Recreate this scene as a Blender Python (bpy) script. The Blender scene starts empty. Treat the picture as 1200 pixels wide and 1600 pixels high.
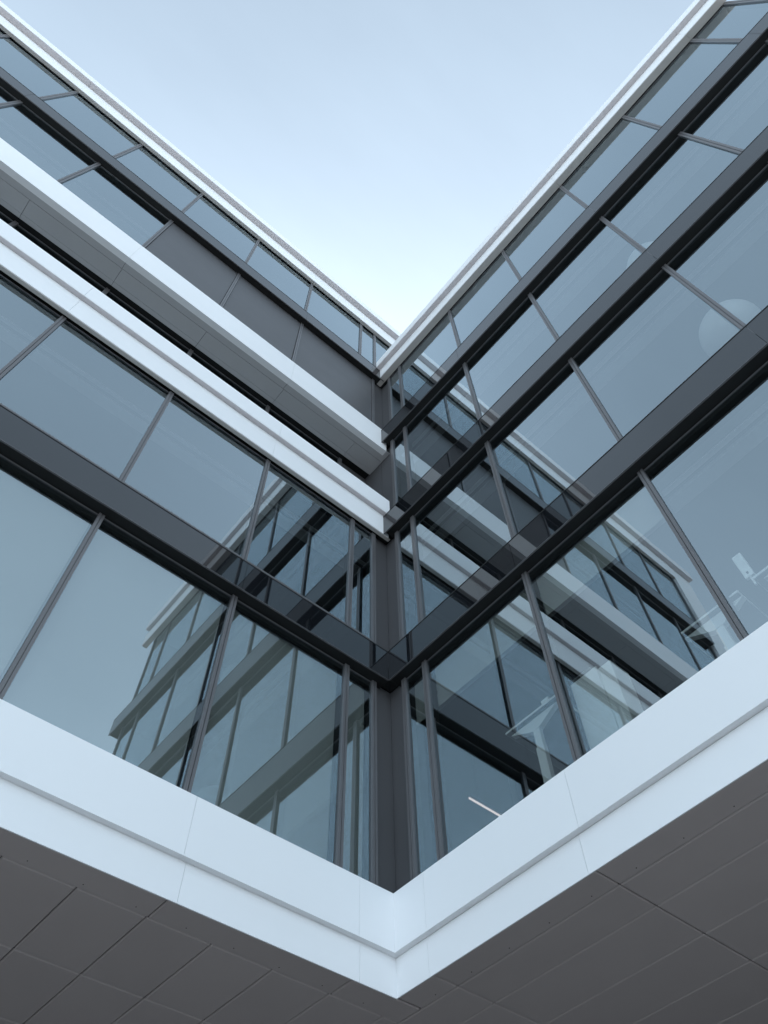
import bpy, bmesh, math, random
from mathutils import Matrix, Vector

random.seed(7)
sc = bpy.context.scene
C = sc.collection

# ------------------------------------------------------------------ camera
EYE = 1.6                                   # eye height above the paving
cam_data = bpy.data.cameras.new("camera")
cam = bpy.data.objects.new("camera", cam_data)
C.objects.link(cam)
RIGHT = Vector((0.75956373, -0.65002841, -0.02293497))
UP = Vector((-0.54787991, -0.65841067, 0.51606492))
FWD = Vector((0.35055749, 0.37941858, 0.85624237))
m = Matrix((RIGHT, UP, -FWD)).transposed().to_4x4()
m.translation = Vector((0, 0, EYE))
cam.matrix_world = m
cam_data.sensor_fit = 'VERTICAL'
cam_data.sensor_height = 36.0
cam_data.lens = 1217.655 / 1600 * 36.0
cam_data.shift_x = -13.8 / 1600
cam_data.clip_start = 0.05
cam_data.clip_end = 5000
sc.camera = cam

# ------------------------------------------------------------------ sky, sun, exposure
SUN_EL = math.radians(36)
SUN_AZ = math.radians(41)                   # measured from +Y towards +X: behind the building
world = bpy.data.worlds.new("World")
sc.world = world
world.use_nodes = True
wn, wl = world.node_tree.nodes, world.node_tree.links
wn.clear()
sky = wn.new('ShaderNodeTexSky')
sky.sky_type = 'NISHITA'
sky.sun_disc = False
sky.sun_elevation = SUN_EL
sky.sun_rotation = SUN_AZ
sky.altitude = 50
sky.air_density = 1.0
sky.dust_density = 3.0
sky.ozone_density = 1.0
bg = wn.new('ShaderNodeBackground')
bg.inputs['Strength'].default_value = 0.09
wl.new(sky.outputs[0], bg.inputs['Color'])


def wmath(op, a, b=None):
    nd = wn.new('ShaderNodeMath'); nd.operation = op
    for i, v in enumerate((a, b)):
        if v is None: continue
        if isinstance(v, (int, float)): nd.inputs[i].default_value = v
        else: wl.new(v, nd.inputs[i])
    return nd.outputs[0]


# thin high haze over the clear sky: paler towards the horizon and around the hidden sun
wtc = wn.new('ShaderNodeTexCoord')
wsep = wn.new('ShaderNodeSeparateXYZ')
wl.new(wtc.outputs['Generated'], wsep.inputs[0])
z_up = wmath('MAXIMUM', wsep.outputs['Z'], 0.0)
low = wmath('POWER', wmath('SUBTRACT', 1.0, z_up), 1.2)
wdot = wn.new('ShaderNodeVectorMath'); wdot.operation = 'DOT_PRODUCT'
wl.new(wtc.outputs['Generated'], wdot.inputs[0])
wdot.inputs[1].default_value = (math.sin(SUN_AZ) * math.cos(SUN_EL), math.cos(SUN_AZ) * math.cos(SUN_EL), math.sin(SUN_EL))
glow = wmath('POWER', wmath('MAXIMUM', wdot.outputs['Value'], 0.0), 3.6)
amount = wmath('ADD', wmath('ADD', 0.49, wmath('MULTIPLY', low, 2.0)), wmath('MULTIPLY', glow, 0.85))
cir = wn.new('ShaderNodeTexNoise')
cir.inputs['Scale'].default_value = 3.0
cir.inputs['Detail'].default_value = 5
cir.inputs['Roughness'].default_value = 0.55
cmap = wn.new('ShaderNodeMapping')
cmap.inputs['Rotation'].default_value = (0.2, 0.3, 0.9)
cmap.inputs['Scale'].default_value = (1.0, 2.6, 1.0)
wl.new(wtc.outputs['Generated'], cmap.inputs['Vector'])
wl.new(cmap.outputs[0], cir.inputs['Vector'])
amount = wmath('MULTIPLY', amount, wmath('ADD', 0.90, wmath('MULTIPLY', cir.outputs['Fac'], 0.20)))
haze = wn.new('ShaderNodeBackground')
haze.inputs['Color'].default_value = (0.735, 0.91, 1.045, 1)
wl.new(amount, haze.inputs['Strength'])
wadd = wn.new('ShaderNodeAddShader')
wo = wn.new('ShaderNodeOutputWorld')
wl.new(bg.outputs[0], wadd.inputs[0]); wl.new(haze.outputs[0], wadd.inputs[1])
wl.new(wadd.outputs[0], wo.inputs['Surface'])

sun_data = bpy.data.lights.new("sun", 'SUN')
sun_data.energy = 3.0
sun_data.angle = math.radians(0.53)
sun_data.color = (1.0, 0.95, 0.88)
sun = bpy.data.objects.new("sun", sun_data)
C.objects.link(sun)
sdir = Vector((math.sin(SUN_AZ) * math.cos(SUN_EL), math.cos(SUN_AZ) * math.cos(SUN_EL), math.sin(SUN_EL)))
sun.rotation_euler = sdir.to_track_quat('Z', 'Y').to_euler()
sun.location = (30, 30, 60)

sc.view_settings.view_transform = 'Standard'
sc.view_settings.look = 'None'
sc.view_settings.gamma = 1.0
sc.view_settings.use_curve_mapping = False
sc.view_settings.exposure = 0.0
sc.render.engine = 'CYCLES'
sc.cycles.max_bounces = 10
sc.cycles.transparent_max_bounces = 12
sc.cycles.use_adaptive_sampling = False
sc.cycles.use_denoising = True
sc.cycles.denoiser = 'OPENIMAGEDENOISE'
sc.cycles.denoising_prefilter = 'ACCURATE'
sc.cycles.sample_clamp_indirect = 4.0


# ------------------------------------------------------------------ materials
def material(name):
    mt = bpy.data.materials.new(name)
    mt.use_nodes = True
    nt = mt.node_tree
    return mt, nt, nt.nodes, nt.links, nt.nodes['Principled BSDF']


def painted(name, col, rough=0.4, var=0.04, scale=1.3, spec=0.5, metallic=0.0, bump=0.0, coat=0.0, detail=6):
    """Powder coated sheet: slight mottling, faint dust streaks, per-panel tone."""
    mt, nt, n, l, b = material(name)
    tc = n.new('ShaderNodeTexCoord')
    no = n.new('ShaderNodeTexNoise')
    no.inputs['Scale'].default_value = scale
    no.inputs['Detail'].default_value = detail
    geo = n.new('ShaderNodeNewGeometry')
    l.new(geo.outputs['Position'], no.inputs['Vector'])
    oi = n.new('ShaderNodeObjectInfo')
    mp = n.new('ShaderNodeMapRange')
    mp.inputs['To Min'].default_value = 1 - var
    mp.inputs['To Max'].default_value = 1 + var
    l.new(no.outputs['Fac'], mp.inputs['Value'])
    mp2 = n.new('ShaderNodeMapRange')
    mp2.inputs['To Min'].default_value = 1 - var * 0.6
    mp2.inputs['To Max'].default_value = 1 + var * 0.6
    l.new(oi.outputs['Random'], mp2.inputs['Value'])
    mu = n.new('ShaderNodeMath'); mu.operation = 'MULTIPLY'
    l.new(mp.outputs[0], mu.inputs[0]); l.new(mp2.outputs[0], mu.inputs[1])
    vm = n.new('ShaderNodeVectorMath'); vm.operation = 'SCALE'
    vm.inputs[0].default_value = col
    l.new(mu.outputs[0], vm.inputs['Scale'])
    l.new(vm.outputs[0], b.inputs['Base Color'])
    mr = n.new('ShaderNodeMapRange')
    mr.inputs['To Min'].default_value = max(0.02, rough * 0.8)
    mr.inputs['To Max'].default_value = rough * 1.2
    l.new(no.outputs['Fac'], mr.inputs['Value'])
    l.new(mr.outputs[0], b.inputs['Roughness'])
    b.inputs['Specular IOR Level'].default_value = spec
    b.inputs['Metallic'].default_value = metallic
    b.inputs['Coat Weight'].default_value = coat
    b.inputs['Coat Roughness'].default_value = 0.12
    if bump:
        n2 = n.new('ShaderNodeTexNoise')
        n2.inputs['Scale'].default_value = 0.9
        n2.inputs['Detail'].default_value = 1
        l.new(geo.outputs['Position'], n2.inputs['Vector'])
        bp = n.new('ShaderNodeBump')
        bp.inputs['Strength'].default_value = 1.0
        bp.inputs['Distance'].default_value = bump
        l.new(n2.outputs['Fac'], bp.inputs['Height'])
        l.new(bp.outputs[0], b.inputs['Normal'])
    return mt


def glazing(name, f0=0.28, power=2.7, tint=(0.90, 0.925, 0.92), refl=(0.84, 0.96, 1.02), wave=0.0007):
    """Coated double glazing as one sheet: Fresnel reflection over a tinted see-through pane."""
    mt = bpy.data.materials.new(name)
    mt.use_nodes = True
    n, l = mt.node_tree.nodes, mt.node_tree.links
    n.clear()
    out = n.new('ShaderNodeOutputMaterial')
    tr = n.new('ShaderNodeBsdfTransparent'); tr.inputs['Color'].default_value = (*tint, 1)
    gl = n.new('ShaderNodeBsdfGlossy'); gl.inputs['Color'].default_value = (*refl, 1)
    gl.inputs['Roughness'].default_value = 0.0
    mx = n.new('ShaderNodeMixShader')
    geo = n.new('ShaderNodeNewGeometry')

    def mth(op, a, b=None):
        nd = n.new('ShaderNodeMath'); nd.operation = op
        for i, v in enumerate((a, b)):
            if v is None: continue
            if isinstance(v, (int, float)): nd.inputs[i].default_value = v
            else: l.new(v, nd.inputs[i])
        return nd.outputs[0]
    dt = n.new('ShaderNodeVectorMath'); dt.operation = 'DOT_PRODUCT'
    l.new(geo.outputs['Normal'], dt.inputs[0]); l.new(geo.outputs['Incoming'], dt.inputs[1])
    # angle dependent reflection of the whole coated unit, counted once per pane
    k = mth('POWER', mth('SUBTRACT', 1.0, mth('ABSOLUTE', dt.outputs['Value'])), power)
    f = mth('ADD', f0, mth('MULTIPLY', k, 1.0 - f0))
    front = mth('SUBTRACT', 1.0, geo.outputs['Backfacing'])
    fac = mth('MULTIPLY', f, front)
    oi = n.new('ShaderNodeObjectInfo')
    add = n.new('ShaderNodeVectorMath'); add.operation = 'ADD'
    cmb = n.new('ShaderNodeCombineXYZ')
    ml = n.new('ShaderNodeMath'); ml.operation = 'MULTIPLY'; ml.inputs[1].default_value = 37.0
    l.new(oi.outputs['Random'], ml.inputs[0])
    for k in range(3):
        l.new(ml.outputs[0], cmb.inputs[k])
    l.new(geo.outputs['Position'], add.inputs[0]); l.new(cmb.outputs[0], add.inputs[1])
    no = n.new('ShaderNodeTexNoise'); no.inputs['Scale'].default_value = 0.55; no.inputs['Detail'].default_value = 0.0
    l.new(add.outputs[0], no.inputs['Vector'])
    bp = n.new('ShaderNodeBump'); bp.inputs['Strength'].default_value = 1.0; bp.inputs['Distance'].default_value = wave
    l.new(no.outputs['Fac'], bp.inputs['Height'])
    l.new(bp.outputs[0], gl.inputs['Normal'])
    l.new(fac, mx.inputs[0]); l.new(tr.outputs[0], mx.inputs[1]); l.new(gl.outputs[0], mx.inputs[2])
    l.new(mx.outputs[0], out.inputs['Surface'])
    return mt


M = {}
M['white'] = painted('white_coated_metal', (0.82, 0.82, 0.828), 0.5, 0.015, 0.5, spec=0.4, detail=1)
M['taupe'] = painted('beige_grey_trim', (0.46, 0.44, 0.42), 0.5, 0.02, 0.6, detail=1)
M['step_shade'] = painted('painted_step_shade', (0.58, 0.55, 0.56), 0.8, 0.01, 0.5, spec=0.1, detail=1)  # shade under the projecting upper bands, painted as a grey
M['soffit'] = painted('dark_grey_soffit_panel', (0.455, 0.395, 0.378), 0.5, 0.05, 1.7)
M['silver'] = painted('silver_grey_panel', (0.43, 0.425, 0.43), 0.45, 0.04, 1.5)
M['panel'] = painted('dark_grey_cladding', (0.078, 0.077, 0.081), 0.45, 0.06, 1.1)
M['frame'] = painted('grey_anodised_frame', (0.105, 0.101, 0.105), 0.36, 0.05, 3.0, spec=0.7)
M['dark'] = painted('black_gasket', (0.014, 0.014, 0.014), 0.6, 0.05, spec=0.2)
M['spandrel'] = painted('back_painted_glass', (0.007, 0.008, 0.010), 0.015, 0.03, 1.0, spec=0.95, bump=0.0008)
M['glass'] = glazing('coated_glass')
M['ceiling_dark'] = painted('dark_open_ceiling', (0.045, 0.046, 0.05), 0.8, 0.1)
M['trunk'] = painted('pale_trunking', (0.22, 0.23, 0.24), 0.6, 0.03)
M['blind'] = painted('pale_grey_blind_fabric', (0.22, 0.225, 0.212), 0.9, 0.015, 2.0, spec=0.1)
M['carpet'] = painted('grey_carpet', (0.16, 0.16, 0.17), 0.95, 0.12, 20)
M['wall'] = painted('interior_plaster', (0.42, 0.42, 0.41), 0.8, 0.03)
M['furn'] = painted('white_furniture', (0.54, 0.555, 0.545), 0.4, 0.02)
M['shade'] = painted('frosted_lamp_shade', (0.40, 0.41, 0.41), 0.5, 0.02)
M['paving'] = painted('concrete_paving', (0.58, 0.55, 0.52), 0.85, 0.12, 0.6)
M['roofing'] = painted('roof_membrane', (0.30, 0.30, 0.30), 0.9, 0.1)
lm_, _, ln_, ll_, lb_ = material('lamp_tube')
lb_.inputs['Emission Color'].default_value = (1.0, 0.80, 0.76, 1)
lb_.inputs['Emission Strength'].default_value = 0.95
M['lamp'] = lm_

# ------------------------------------------------------------------ helpers
GX, GY = 5.391, 6.07            # outer faces of the mullions: right wing x = GX, left wing y = GY
_cache = {}


def tag(o, label=None, cat=None, group=None, kind=None):
    if label: o['label'] = label
    if cat: o['category'] = cat
    if group: o['group'] = group
    if kind: o['kind'] = kind
    return o


def mesh_from_boxes(name, boxes, bevel=0.0):
    bm = bmesh.new()
    for (x0, x1, y0, y1, z0, z1) in boxes:
        vs = [bm.verts.new((x, y, z)) for x in (x0, x1) for y in (y0, y1) for z in (z0, z1)]
        for f in ((0, 1, 3, 2), (4, 6, 7, 5), (0, 4, 5, 1), (2, 3, 7, 6), (0, 2, 6, 4), (1, 5, 7, 3)):
            bm.faces.new([vs[i] for i in f])
    bm.normal_update()
    if bevel:
        bmesh.ops.bevel(bm, geom=list(bm.edges), offset=bevel, segments=1, affect='EDGES', profile=0.5)
    bmesh.ops.recalc_face_normals(bm, faces=bm.faces)
    me = bpy.data.meshes.new(name)
    bm.to_mesh(me)
    bm.free()
    return me


def link(name, me, mat, parent, loc=(0, 0, 0)):
    o = bpy.data.objects.new(name, me)
    if mat is not None and not me.materials:
        me.materials.append(M[mat])
    C.objects.link(o)
    o.parent = parent
    o.location = loc
    return o


def boxes(name, mat, parent, lst, bevel=0.0):
    """Boxes in building coordinates (z measured from eye height); one mesh, shared when alike."""
    xs = [b[i] for b in lst for i in (0, 1)]
    ys = [b[i] for b in lst for i in (2, 3)]
    zs = [b[i] for b in lst for i in (4, 5)]
    cx, cy, cz = (min(xs) + max(xs)) / 2, (min(ys) + max(ys)) / 2, (min(zs) + max(zs)) / 2
    loc_b = [(round(b[0] - cx, 4), round(b[1] - cx, 4), round(b[2] - cy, 4), round(b[3] - cy, 4),
              round(b[4] - cz, 4), round(b[5] - cz, 4)) for b in lst]
    key = (mat, bevel, tuple(loc_b))
    if key not in _cache:
        _cache[key] = mesh_from_boxes(name, loc_b, bevel)
    off = Vector((0, 0, 0))
    if parent is not None:
        p = parent
        while p is not None:
            off += p.location
            p = p.parent
    return link(name, _cache[key], mat, parent, Vector((cx, cy, cz + EYE)) - off)


def wb(W, u0, u1, o0, o1, z0, z1):
    """Box on a wing: u along the facade, o outwards from the mullion faces (negative = inwards)."""
    if u1 < u0: u0, u1 = u1, u0
    if W == 'L':
        return (u0, u1, GY - o1, GY - o0, z0, z1)
    return (GX - o1, GX - o0, u0, u1, z0, z1)


def empty(name, loc):
    o = bpy.data.objects.new(name, None)
    o.empty_display_size = 0.2
    C.objects.link(o)
    o.location = loc
    return o


# ------------------------------------------------------------------ ground
g = boxes('paving', 'paving', None, [(-600, 600, -600, 600, -EYE - 0.3, -EYE)])
tag(g, kind='structure', label='pale concrete paving of the courtyard below the building')

# ------------------------------------------------------------------ the building
B = empty('office_building', (GX, GY, 0))
tag(B, 'white and dark grey office building with two glazed wings meeting in an inner corner', 'building')

T = [8.41, 12.37, 16.31, 20.21, 24.28]      # undersides of the bands above floors one to five
GL = -0.035                                  # glass plane
GAP = 0.005
XL0, YR0 = 2.675, 5.335                      # first full mullion on each wing
LEND, REND = -9.325, -5.58                    # free ends of the wings


def mullion(W, u, z0, z1, parent=B, gl=GL, cap=0.035):
    w = 0.040
    mu = boxes('mullion', 'frame', parent, [
        wb(W, u - w, u - 0.004, gl - 0.004, gl + cap, z0, z1), wb(W, u + 0.004, u + w, gl - 0.004, gl + cap, z0, z1),
        wb(W, u - w + 0.006, u + w - 0.006, gl - 0.03, gl + cap * 0.4, z0, z1)])
    boxes('mullion_back', 'dark', mu, [wb(W, u - 0.045, u + 0.045, gl - 0.13, gl - 0.031, z0, z1)])
    return mu


def window(W, u0, u1, z0, z1, gl=GL, head=0.10):
    """One glazed bay between two mullions: dark inner frame, pane in front of it."""
    e = 0.041
    f = boxes('window', 'dark', B, [
        wb(W, u0 + e, u1 - e, gl - 0.08, gl - 0.014, z1 - head, z1 + 0.02),
        wb(W, u0 + e, u1 - e, gl - 0.08, gl - 0.014, z0 - 0.05, z0 + 0.05),
        wb(W, u0 + e, u0 + e + 0.012, gl - 0.079, gl - 0.015, z0, z1 - 0.01),
        wb(W, u1 - e - 0.012, u1 - e, gl - 0.079, gl - 0.015, z0, z1 - 0.01)])
    gp = boxes('glass_pane', 'glass', f, [wb(W, u0 + e + 0.002, u1 - e - 0.002, gl - 0.012, gl, z0 - 0.02, z1)])
    t1, t2 = random.uniform(-1, 1) * 0.0007, random.uniform(-1, 1) * 0.0007    # panes never sit perfectly true
    gp.rotation_euler = (t1, 0, t2) if W == 'L' else (0, t1, t2)
    boxes('transom', 'frame', f, [wb(W, u0 + e + 0.001, u1 - e - 0.001, gl + 0.001, gl + 0.014, z1 - 0.030, z1 - 0.018)])
    boxes('sill', 'frame', f, [wb(W, u0 + e + 0.001, u1 - e - 0.001, gl + 0.001, gl + 0.02, z0, z0 + 0.34)])
    return f


def spandrel(W, u0, u1, z0, z1, off=0.15):
    s = boxes('spandrel', 'spandrel', B, [wb(W, u0 + GAP / 2, u1 - GAP / 2, off - 0.02, off, z0, z1)])
    boxes('edge_cap', 'dark', s, [wb(W, u0, u1, off - 0.022, off + 0.004, z1, z1 + 0.018)])
    boxes('edge_trim', 'frame', s, [wb(W, u0, u1, off - 0.022, off + 0.002, z0 - 0.005, z0)])
    return s


def grid(end, start, n0=0, step=2.0):
    """Mullion positions from the corner outwards."""
    out = []
    u = start
    while u > end + 0.3:
        out.append(u); u -= step
    return out


XL = grid(LEND, XL0)          # 2.675 ... -9.325
YR = grid(REND, YR0)          # 5.335 ... -4.665
JL, JR = 5.10, 5.775          # jamb mullions beside the corner post

# --- left wing glazing -------------------------------------------------------
FLO = [4.72, T[0] + 0.56, T[1] + 0.56, T[2] + 0.56, T[3] + 0.56]


def bay_floor(W, posts, z0, z1, skip=(), blind=None):
    for u in posts:
        mullion(W, u, z0, z1 + 0.002)
    for i in range(len(posts) - 1):
        if i in skip:
            continue
        f = window(W, posts[i + 1], posts[i], z0, z1)
        if blind and i < blind[1]:
            a, b = posts[i + 1] + 0.062, posts[i] - 0.062
            boxes('roller_blind', 'blind', f, [wb(W, a, b, -0.162, -0.158, blind[0], z1 - 0.02),
                                              wb(W, a, b, -0.166, -0.154, blind[0] - 0.022, blind[0])])


left_posts = [JL, 4.60] + XL + [LEND]
bay_floor('L', left_posts, FLO[0], T[0], blind=(4.80, 20))
bay_floor('L', left_posts, FLO[1], T[1])
# fourth floor: dark panels towards the corner, windows further out
postsD = [JL] + XL + [LEND]
bay_floor('L', postsD, FLO[3], T[3], skip=(0, 1, 2))
for i in range(3):
    u1, u0 = postsD[i], postsD[i + 1]
    boxes('cladding_panel', 'panel', B, [wb('L', u0 + 0.05, u1 - 0.05, -0.06, -0.03, FLO[3], T[3] + 0.02)])
# fifth floor runs on above the right wing
postsE = [12.6, 10.6, 8.6, 6.6, 5.17, 4.62] + XL + [LEND]
bay_floor('L', postsE, FLO[4], T[4])
# third floor of the left wing: set back loggia
LG = -0.74
postsC = [4.70] + XL + [LEND]
for u in postsC:
    mullion('L', u, FLO[2], 16.03, gl=LG)
for i in range(len(postsC) - 1):
    window('L', postsC[i + 1], postsC[i], FLO[2], 16.03, gl=LG)
boxes('loggia_floor', 'carpet', B, [(LEND, GX + 0.08, GY - 0.05, GY - LG, 12.90, 12.98)])
boxes('cladding_panel', 'panel', B, [wb('L', 4.745, 5.49, LG - 0.05, LG - 0.02, 12.98, 16.0)])

# --- right wing glazing ------------------------------------------------------
right_posts = [JR] + YR + [REND]
for k in range(4):
    bay_floor('R', right_posts, FLO[k], T[k], blind=(7.59, 3) if k == 0 else None)

# --- corner post cladding ----------------------------------------------------
for z0, z1 in ((4.6, T[0] + 0.05), (FLO[1], T[1] + 0.05), (FLO[3], T[3] + 0.05)):
    boxes('corner_panel', 'panel', B, [wb('L', JL + 0.043, GX + 0.08, -0.105, -0.08, z0, z1)])
for k in range(4):
    z0 = 4.6 if k == 0 else FLO[k]
    if k == 2:
        for y0, y1 in ((JR + 0.05, 6.255), (6.265, 6.86)):
            boxes('cladding_panel', 'panel', B, [(GX + 0.105, GX + 0.13, y0, y1, 12.98, 16.4)])
    else:
        boxes('corner_panel', 'panel', B, [wb('R', JR + 0.043, GY + 0.078, -0.105, -0.08, z0, T[k] + 0.05)])
# fifth floor corner is glazed on

# --- dark glass spandrel bands -----------------------------------------------
SP = 0.59
cuts_r = [3.335, -0.665, -4.665]


def runs(end0, cuts, end1):
    pts = [end0] + [c for c in cuts] + [end1]
    return [(pts[i + 1], pts[i]) for i in range(len(pts) - 1)]


for k in range(3):
    top_end = GY - (0.152 if k == 0 else 0.112)
    for u0, u1 in runs(top_end, cuts_r, -6.13):
        spandrel('R', u0, u1, T[k] - 0.004, T[k] + SP)
for u0, u1 in runs(GX - 0.148, [2.675, -1.325, -5.325], LEND - 0.02):
    spandrel('L', u0, u1, T[0] - 0.004, T[0] + SP)
for u0, u1 in runs(GX - 0.04, [2.675, -1.325, -5.325], LEND - 0.02):
    spandrel('L', u0, u1, T[3] - 0.004, T[3] + SP)
# boards closing the bands underneath and behind
for k in range(4):
    if k < 3:
        boxes('band_underside', 'dark', B, [wb('R', -6.10, GY - 0.155, -0.3, 0.128, T[k] + 0.003, T[k] + 0.023)])
        boxes('band_core', 'dark', B, [wb('R', -6.10, GY + 0.3, -0.6, -0.085, T[k] + 0.09, T[k] + 0.53)])
for k in (0, 3):
    boxes('band_underside', 'dark', B, [wb('L', LEND, GX - 0.135, -0.3, 0.128, T[k] + 0.004, T[k] + 0.024)])
    boxes('band_core', 'dark', B, [wb('L', LEND, GX + 0.3, -0.6, -0.085, T[k] + 0.092, T[k] + 0.532)])


# --- white fascias -----------------------------------------------------------
def fascia(name, rows, trim=None):
    """rows: list of (wing, u0, u1, o0, o1, z0, z1, cuts, mat); every panel its own object."""
    root = empty(name, (GX, GY, EYE + rows[0][5]))
    root.parent = B
    root.location = Vector((0, 0, EYE + rows[0][5]))
    for (W, u0, u1, o0, o1, z0, z1, cuts, mat) in rows:
        for a, b in runs(u1, [c for c in cuts if u0 + 0.3 < c < u1 - 0.3], u0):
            boxes('fascia_panel', mat, root, [wb(W, a + (0.0015 if a > u0 else 0), b - (0.0015 if b < u1 else 0), o0, o1, z0, z1)])
    return root


ZA0, ZA1, ZA2 = 3.99, 4.375, 5.005
cl, cr = [4.675, 2.675, -1.325, -5.325], [5.345, 3.345, -0.655, -4.655]
uo, lo = 0.255, 0.185
fascia('white_fascia', [
    ('L', LEND, GX - uo + 0.30, uo - 0.30, uo, ZA1, ZA2, cl, 'white'),
    ('R', REND, GY - uo - 0.001, uo - 0.30, uo, ZA1 + 0.001, ZA2 + 0.001, cr, 'white'),
    ('L', LEND, GX - lo + 0.012, lo - 0.012, lo, ZA0, ZA1 - 0.001, [c + 0.07 for c in cl], 'white'),
    ('R', REND, GY - lo - 0.001, lo - 0.012, lo, ZA0 + 0.001, ZA1 - 0.002, [c + 0.07 for c in cr], 'white')])
# parapet band of the left wing above the second floor
fascia('white_fascia', [
    ('L', LEND, GX - 0.02, 0.05, 0.11, 12.375, 13.04, [2.675, -1.325, -5.325], 'white'),
    ('L', LEND, GX - 0.05, 0.04, 0.20, 13.041, 13.58, [2.675, -1.325, -5.325], 'white'),
    ('L', LEND, GX - 0.051, 0.114, 0.192, 13.026, 13.0395, [2.675, -1.325, -5.325], 'step_shade'),  # added strip: painted shade on the white step underside
    ('L', LEND, GX - 0.06, -0.14, 0.035, 12.98, 13.55, [2.675, -1.325, -5.325], 'white'),
    ('L', LEND, GX + 0.03, 0.03, 0.095, 12.362, 12.375, [2.675, -1.325, -5.325], 'taupe')])
boxes('band_core', 'dark', B, [wb('L', LEND, GX + 0.1, -0.6, -0.002, 12.47, 12.97)])
# thin white band under the fourth floor with its soffit
fascia('white_fascia', [
    ('L', LEND, GX, -0.03, 0.11, 16.02, 17.03, [2.675, -1.325, -5.325], 'white')])
# cornices
fascia('cornice', [
    ('L', LEND - 0.06, 13.0, 0.06, 0.10, 24.19, 24.98, [2.675, -1.325, -5.325], 'white'),
    ('L', -10.70, 13.0, 0.03, 0.276, 24.981, 25.42, [2.675, -1.325, -5.325], 'white'),
    ('L', -10.69, 13.0, 0.104, 0.268, 24.962, 24.9795, [2.675, -1.325, -5.325], 'step_shade'),  # added grey strip darkening the underside of the upper band like shade
    ('L', LEND - 0.06, 13.0, 0.0, 0.09, 24.176, 24.19, [2.675, -1.325, -5.325], 'taupe')])
fascia('cornice', [
    ('R', -6.12, GY - 0.156, 0.12, 0.18, 20.235, 20.78, [3.335, -0.665, -4.665], 'white'),
    ('R', -5.92, GY - 0.156, 0.06, 0.31, 20.781, 21.16, [3.335, -0.665, -4.665], 'white'),
    ('R', -5.9, GY - 0.157, 0.184, 0.302, 20.764, 20.7795, [3.335, -0.665, -4.665], 'step_shade'),  # added strip, underside shade put into its colour
    ('R', -6.12, GY + 0.05, -0.0, 0.165, 20.221, 20.235, [3.335, -0.665, -4.665], 'taupe')])
boxes('band_core', 'dark', B, [wb('L', LEND, 13.0, -0.6, -0.06, 24.39, 25.3)])
boxes('band_core', 'dark', B, [wb('R', REND, GY + 0.1, -0.6, -0.075, 20.30, 21.0)])

# white end strip of the left wing
for z0, z1 in ((4.99, 8.8), (8.81, 12.7), (12.71, 16.6), (16.61, 20.6), (20.61, 24.97)):
    boxes('end_panel', 'white', B, [(-10.66, LEND - 0.075, GY - 0.09, GY + 0.3, z0, z1)])

# --- soffits -----------------------------------------------------------------
sf = empty('soffit', (0, 0, 0)); sf.parent = B; sf.location = (0, 0, EYE + 3.99)
J = 0.007
# narrow edge strips along both fascias
for a, b in runs(5.53 - J / 2, [4.665, 2.665, 0.665, -1.335, -3.335, -5.335], LEND):
    boxes('soffit_panel', 'soffit', sf, [(a + J / 2, b - J / 2, GY - lo + 0.014, 6.225 - J / 2, 3.992, 4.022)], 0.011)
for a, b in runs(GY - lo, [5.37, 3.35, 1.35, -0.65, -2.65], REND):
    boxes('soffit_panel', 'soffit', sf, [(GX - lo + 0.014, 5.53 - J / 2, a + J / 2, b - J / 2, 3.9925, 4.0225)], 0.011)
rows_y = [6.225, 7.36, 8.495, 9.63, 10.765]
for j in range(len(rows_y) - 1):
    for i in range(20):
        x1 = 5.316 - 0.6655 * i
        boxes('soffit_panel', 'soffit', sf, [(x1 - 0.6655 + J / 2, x1 - J / 2, rows_y[j] + J / 2, rows_y[j + 1] - J / 2, 3.992, 4.022)], 0.011)
    boxes('soffit_panel', 'soffit', sf, [(5.316 + J / 2, 5.53 - J / 2, rows_y[j] + J / 2, rows_y[j + 1] - J / 2, 3.992, 4.022)], 0.011)
cols_x = [5.53, 6.015, 6.69, 7.388, 8.07, 8.75, 9.43, 10.11]
for i in range(len(cols_x) - 1):
    for a, b in runs(10.765, [9.41, 7.39, 5.37, 3.35, 1.33, -0.69, -2.71], REND):
        boxes('soffit_panel', 'soffit', sf, [(cols_x[i] + J / 2, cols_x[i + 1] - J / 2, a + J / 2, b - J / 2, 3.992, 4.022)], 0.011)
dots = []
for i in range(28):
    x = 5.0 - 0.5 * i
    dots.append((x, x + 0.008, 6.14, 6.148, 3.989, 3.9935))
for i in range(20):
    y = 5.6 - 0.5 * i
    dots.append((5.45, 5.458, y, y + 0.008, 3.989, 3.9935))
tag(boxes('fixings', 'dark', sf, dots), kind='stuff')
boxes('soffit_backing', 'dark', sf, [(LEND, 5.53, GY - lo + 0.016, 18.0, 4.024, 4.05), (GX - lo + 0.016, 18.0, REND, GY - lo + 0.015, 4.0242, 4.05), (5.531, 18.0, GY - lo + 0.016, 18.0, 4.0244, 4.05)])

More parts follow.
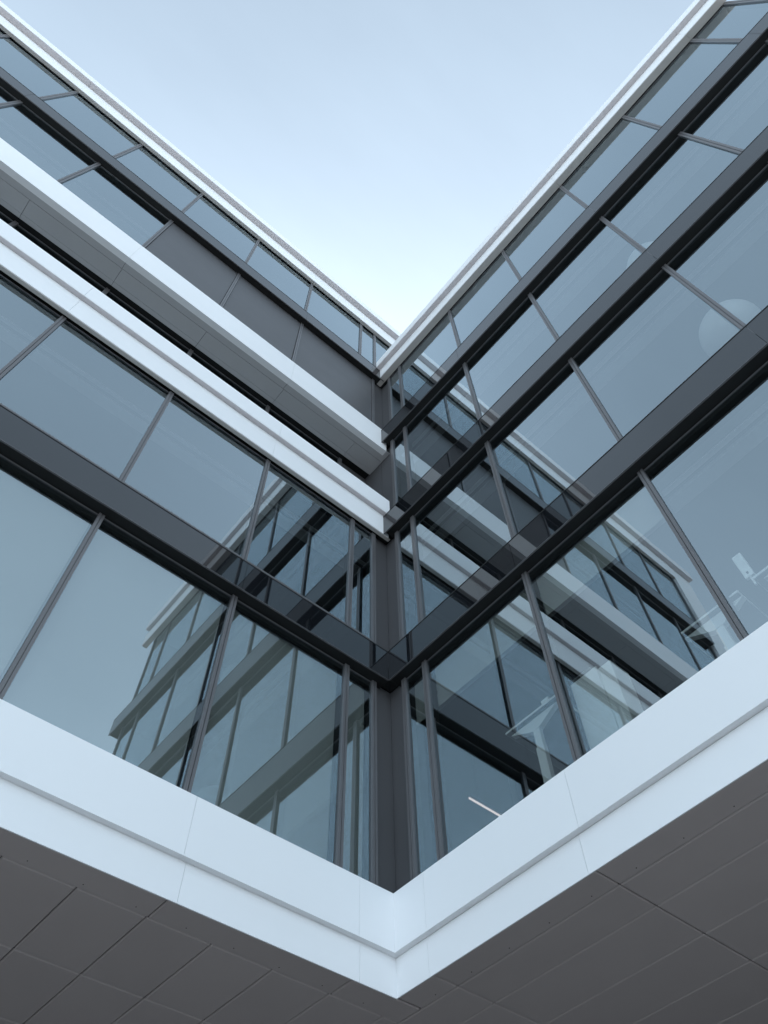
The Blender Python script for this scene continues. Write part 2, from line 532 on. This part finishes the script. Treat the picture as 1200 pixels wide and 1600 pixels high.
sf2 = empty('soffit', (0, 0, 0)); sf2.parent = B; sf2.location = (0, 0, EYE + 16.02)
for a, b in runs(GX + 0.105, [2.675, -1.325, -5.325], LEND):
    boxes('soffit_panel', 'silver', sf2, [(a + J / 2, b - J / 2, GY - 0.108, 6.245 - J / 2, 16.022, 16.05)], 0.002)
for a, b in runs(GX + 0.105, [4.70, 2.695, 0.69, -1.315, -3.325, -5.325, -7.325], LEND):
    boxes('soffit_panel', 'silver', sf2, [(a + J / 2, b - J / 2, 6.245 + J / 2, 6.577 - J / 4, 16.022, 16.05)], 0.002)
    boxes('soffit_panel', 'silver', sf2, [(a + J / 2, b - J / 2, 6.577 + J / 4, 6.68, 16.022, 16.05)], 0.002)
boxes('soffit_backing', 'dark', sf2, [(LEND, GX + 0.1, GY - 0.02, 7.2, 16.07, 16.10)])

# --- slabs, ceilings, roof and inner walls -----------------------------------
DEP = 9.0
for k, z in enumerate([4.10] + [t + 0.30 for t in T[:4]]):
    th = 0.9 if k == 0 else 0.28
    y0 = GY + 0.62
    boxes('floor_slab', 'carpet', B, [(LEND + 0.05, 14.4, y0 if k else GY + 0.28, GY + 0.3 + DEP, z, z + th)])
    if k < 4:
        boxes('floor_slab', 'carpet', B, [(GX + (0.62 if k else 0.28), 14.4, REND + 0.05, y0 - 0.002 if k else GY + 0.278, z, z + th)])
for k in range(5):
    zc = T[k] + 0.04
    if k == 0:
        boxes('ceiling', 'ceiling_dark', B, [(LEND + 0.05, 14.4, GY + 0.285, GY + 0.3 + DEP, zc, zc + 0.02)])
        boxes('ceiling', 'ceiling_dark', B, [(GX + 0.255, 14.4, REND + 0.05, GY + 0.284, zc - 0.001, zc + 0.019)])
    else:
        boxes('ceiling', 'ceiling_dark', B, [(LEND + 0.05, 14.4, GY + (0.28 if k != 2 else 0.78), GY + 0.3 + DEP, zc, zc + 0.02)])
        if k < 4:
            boxes('ceiling', 'ceiling_dark', B, [(GX + 0.255, 14.4, REND + 0.05, GY + 0.278, zc - 0.001, zc + 0.018)])
    if k in (1, 3):
        boxes('cable_trunking', 'trunk', B, [(LEND + 0.1, 5.4, 6.82, 7.02, zc - 0.12, zc - 0.06)])
        boxes('cable_trunking', 'trunk', B, [(LEND + 0.1, 5.4, 6.66, 6.73, zc - 0.12, zc - 0.09)])
    if k in (0, 1, 2):
        boxes('cable_trunking', 'trunk', B, [(5.96, 6.17, REND + 0.1, 5.9, zc - 0.12, zc - 0.06)])
        boxes('cable_trunking', 'trunk', B, [(5.80, 5.87, REND + 0.1, 5.9, zc - 0.12, zc - 0.09)])
ztop = [21.0, 25.3]
boxes('back_wall', 'wall', B, [(LEND + 0.02, 14.4, GY + DEP + 0.3, GY + DEP + 0.5, 4.1, 25.305)])
boxes('back_wall', 'wall', B, [(14.4, 14.6, REND, GY + DEP + 0.5, 4.1, 25.305)])
boxes('end_wall', 'panel', B, [(LEND - 0.06, LEND + 0.02, GY + 0.02, GY + DEP + 0.3, 4.0, 24.9)])
boxes('end_wall', 'panel', B, [(GX + 0.03, 14.4, REND - 0.06, REND + 0.02, 4.0, 20.9)])
boxes('end_wall', 'panel', B, [(14.0, 14.39, GY + 0.1, GY + 0.4, 21.0, 25.305)])
boxes('roof', 'roofing', B, [(GX - 0.25, 14.6, REND - 0.05, GY + 0.2, 21.02, 21.12)])
boxes('roof', 'roofing', B, [(-10.69, 14.6, GY - 0.2, GY + DEP + 0.5, 25.31, 25.40)])
# recessed ground floor under the soffit
boxes('ground_floor_wall', 'panel', B, [(LEND, 9.8, 10.6, 10.8, -EYE, 4.05)])
boxes('ground_floor_wall', 'panel', B, [(9.8, 10.0, REND, 10.8, -EYE, 4.05)])


# ------------------------------------------------------------------ things inside, seen through the glass
def standing_desk(y0, y1, z, x0, label):
    d = empty('standing_desk', (x0, (y0 + y1) / 2, EYE + 5.0))
    tag(d, label, 'desk', 'standing desks behind the first floor glass')
    yc = (y0 + y1) / 2
    boxes('tabletop', 'furn', d, [(x0, x0 + 1.6, y0, y1, z, z + 0.028)], 0.004)
    boxes('underside', 'panel', d, [(x0 + 0.004, x0 + 1.596, y0 + 0.012, y1 - 0.012, z - 0.012, z - 0.001)])
    for x in (x0 + 0.05, x0 + 1.36):
        boxes('leg', 'furn', d, [(x, x + 0.07, yc - 0.055, yc + 0.055, 5.03, z - 0.42),
                                 (x + 0.006, x + 0.064, yc - 0.045, yc + 0.045, z - 0.42, z - 0.16)])
        me = bpy.data.meshes.new('bracket')
        h0, h1 = 0.06, 0.36
        vs = [(-.035, -h1, -.02), (-.035, h1, -.02), (-.035, h0, -.17), (-.035, -h0, -.17)]
        vs += [(.035, a, b) for (_, a, b) in vs]
        me.from_pydata(vs, [], [(3, 2, 1, 0), (4, 5, 6, 7), (0, 1, 5, 4), (1, 2, 6, 5), (2, 3, 7, 6), (3, 0, 4, 7)])
        link('bracket', me, 'furn', d, Vector((x + 0.035, yc, z + EYE - 0.002)) - d.location)
        boxes('foot', 'furn', d, [(x, x + 0.07, yc - 0.34, yc + 0.34, 5.0, 5.03)])
    return d


standing_desk(3.52, 4.32, 6.43, 5.625, 'raised white standing desk with a telescopic leg, nearest the inner corner')
standing_desk(1.20, 1.90, 6.01, 5.625, 'white standing desk crossed by a mullion, left of the last first floor pane')
standing_desk(0.15, 1.02, 6.02, 5.625, 'white desk edge at the right border of the photo, beside the small monitor')
mo = empty('monitor', (5.75, 1.08, EYE + 6.03))
tag(mo, 'slim pale monitor standing edge on behind the rightmost first floor pane', 'monitor')
boxes('screen', 'furn', mo, [(5.70, 5.74, 0.99, 1.09, 6.16, 6.52)], 0.004)
boxes('stand', 'furn', mo, [(5.71, 5.73, 1.03, 1.05, 6.032, 6.16)])
boxes('port', 'dark', mo, [(5.695, 5.70, 1.03, 1.05, 6.20, 6.23)])
lk = empty('locker', (5.85, 3.1, EYE + 5.0))
tag(lk, 'tall white locker with a handle bar standing behind the first floor glass', 'locker')
boxes('body', 'furn', lk, [(5.68, 6.0, 2.76, 3.32, 5.0, 6.42)], 0.004)
boxes('door', 'furn', lk, [(5.655, 5.679, 2.93, 3.31, 5.02, 6.45)], 0.003)
boxes('handle', 'frame', lk, [(5.635, 5.654, 3.0, 3.26, 6.46, 6.475)])
bx_ = empty('box', (5.72, 3.67, EYE + 6.46))
tag(bx_, 'small pale box standing on the raised standing desk', 'box')
boxes('carton', 'furn', bx_, [(5.64, 5.74, 3.63, 3.74, 6.453, 6.53)], 0.004)

lp = empty('linear_lamp', (7.5, 6.3, EYE + 7.56))
tag(lp, 'lit pinkish linear lamp glowing deep inside the first floor beside the corner', 'lamp')
boxes('tube', 'lamp', lp, [(7.11, 8.3, 6.32, 6.345, 7.54, 7.56)])
boxes('housing', 'frame', lp, [(7.11, 8.3, 6.315, 6.35, 7.561, 7.60)])
for x in (7.3, 8.1):
    boxes('cable', 'dark', lp, [(x, x + 0.006, 6.33, 6.336, 7.601, 8.68)])


def globe_lamp(x, y, z, zc, label, r0=0.46):
    r = empty('pendant_lamp', (x, y, EYE + z + r0))
    tag(r, label, 'lamp', 'round pendant lamps behind the right wing glass')
    bm = bmesh.new()
    bmesh.ops.create_uvsphere(bm, u_segments=32, v_segments=18, radius=r0)
    for v in bm.verts:
        v.co.z *= 0.92
        a = math.atan2(v.co.y, v.co.x)
    for f in bm.faces: f.smooth = True
    me = bpy.data.meshes.new('shade'); bm.to_mesh(me); bm.free()
    link('shade', me, 'shade', r, (0, 0, -r0))
    boxes('cord', 'dark', r, [(x - 0.006, x + 0.006, y - 0.006, y + 0.006, z + r0 * 0.9, zc)])


globe_lamp(6.30, -0.64, 10.98, T[1] + 0.04, 'pale round pendant lamp behind the second floor glass of the right wing')
globe_lamp(6.30, -0.64, 14.80, T[2] + 0.04, 'pale round pendant lamp just showing above the band below the third floor')
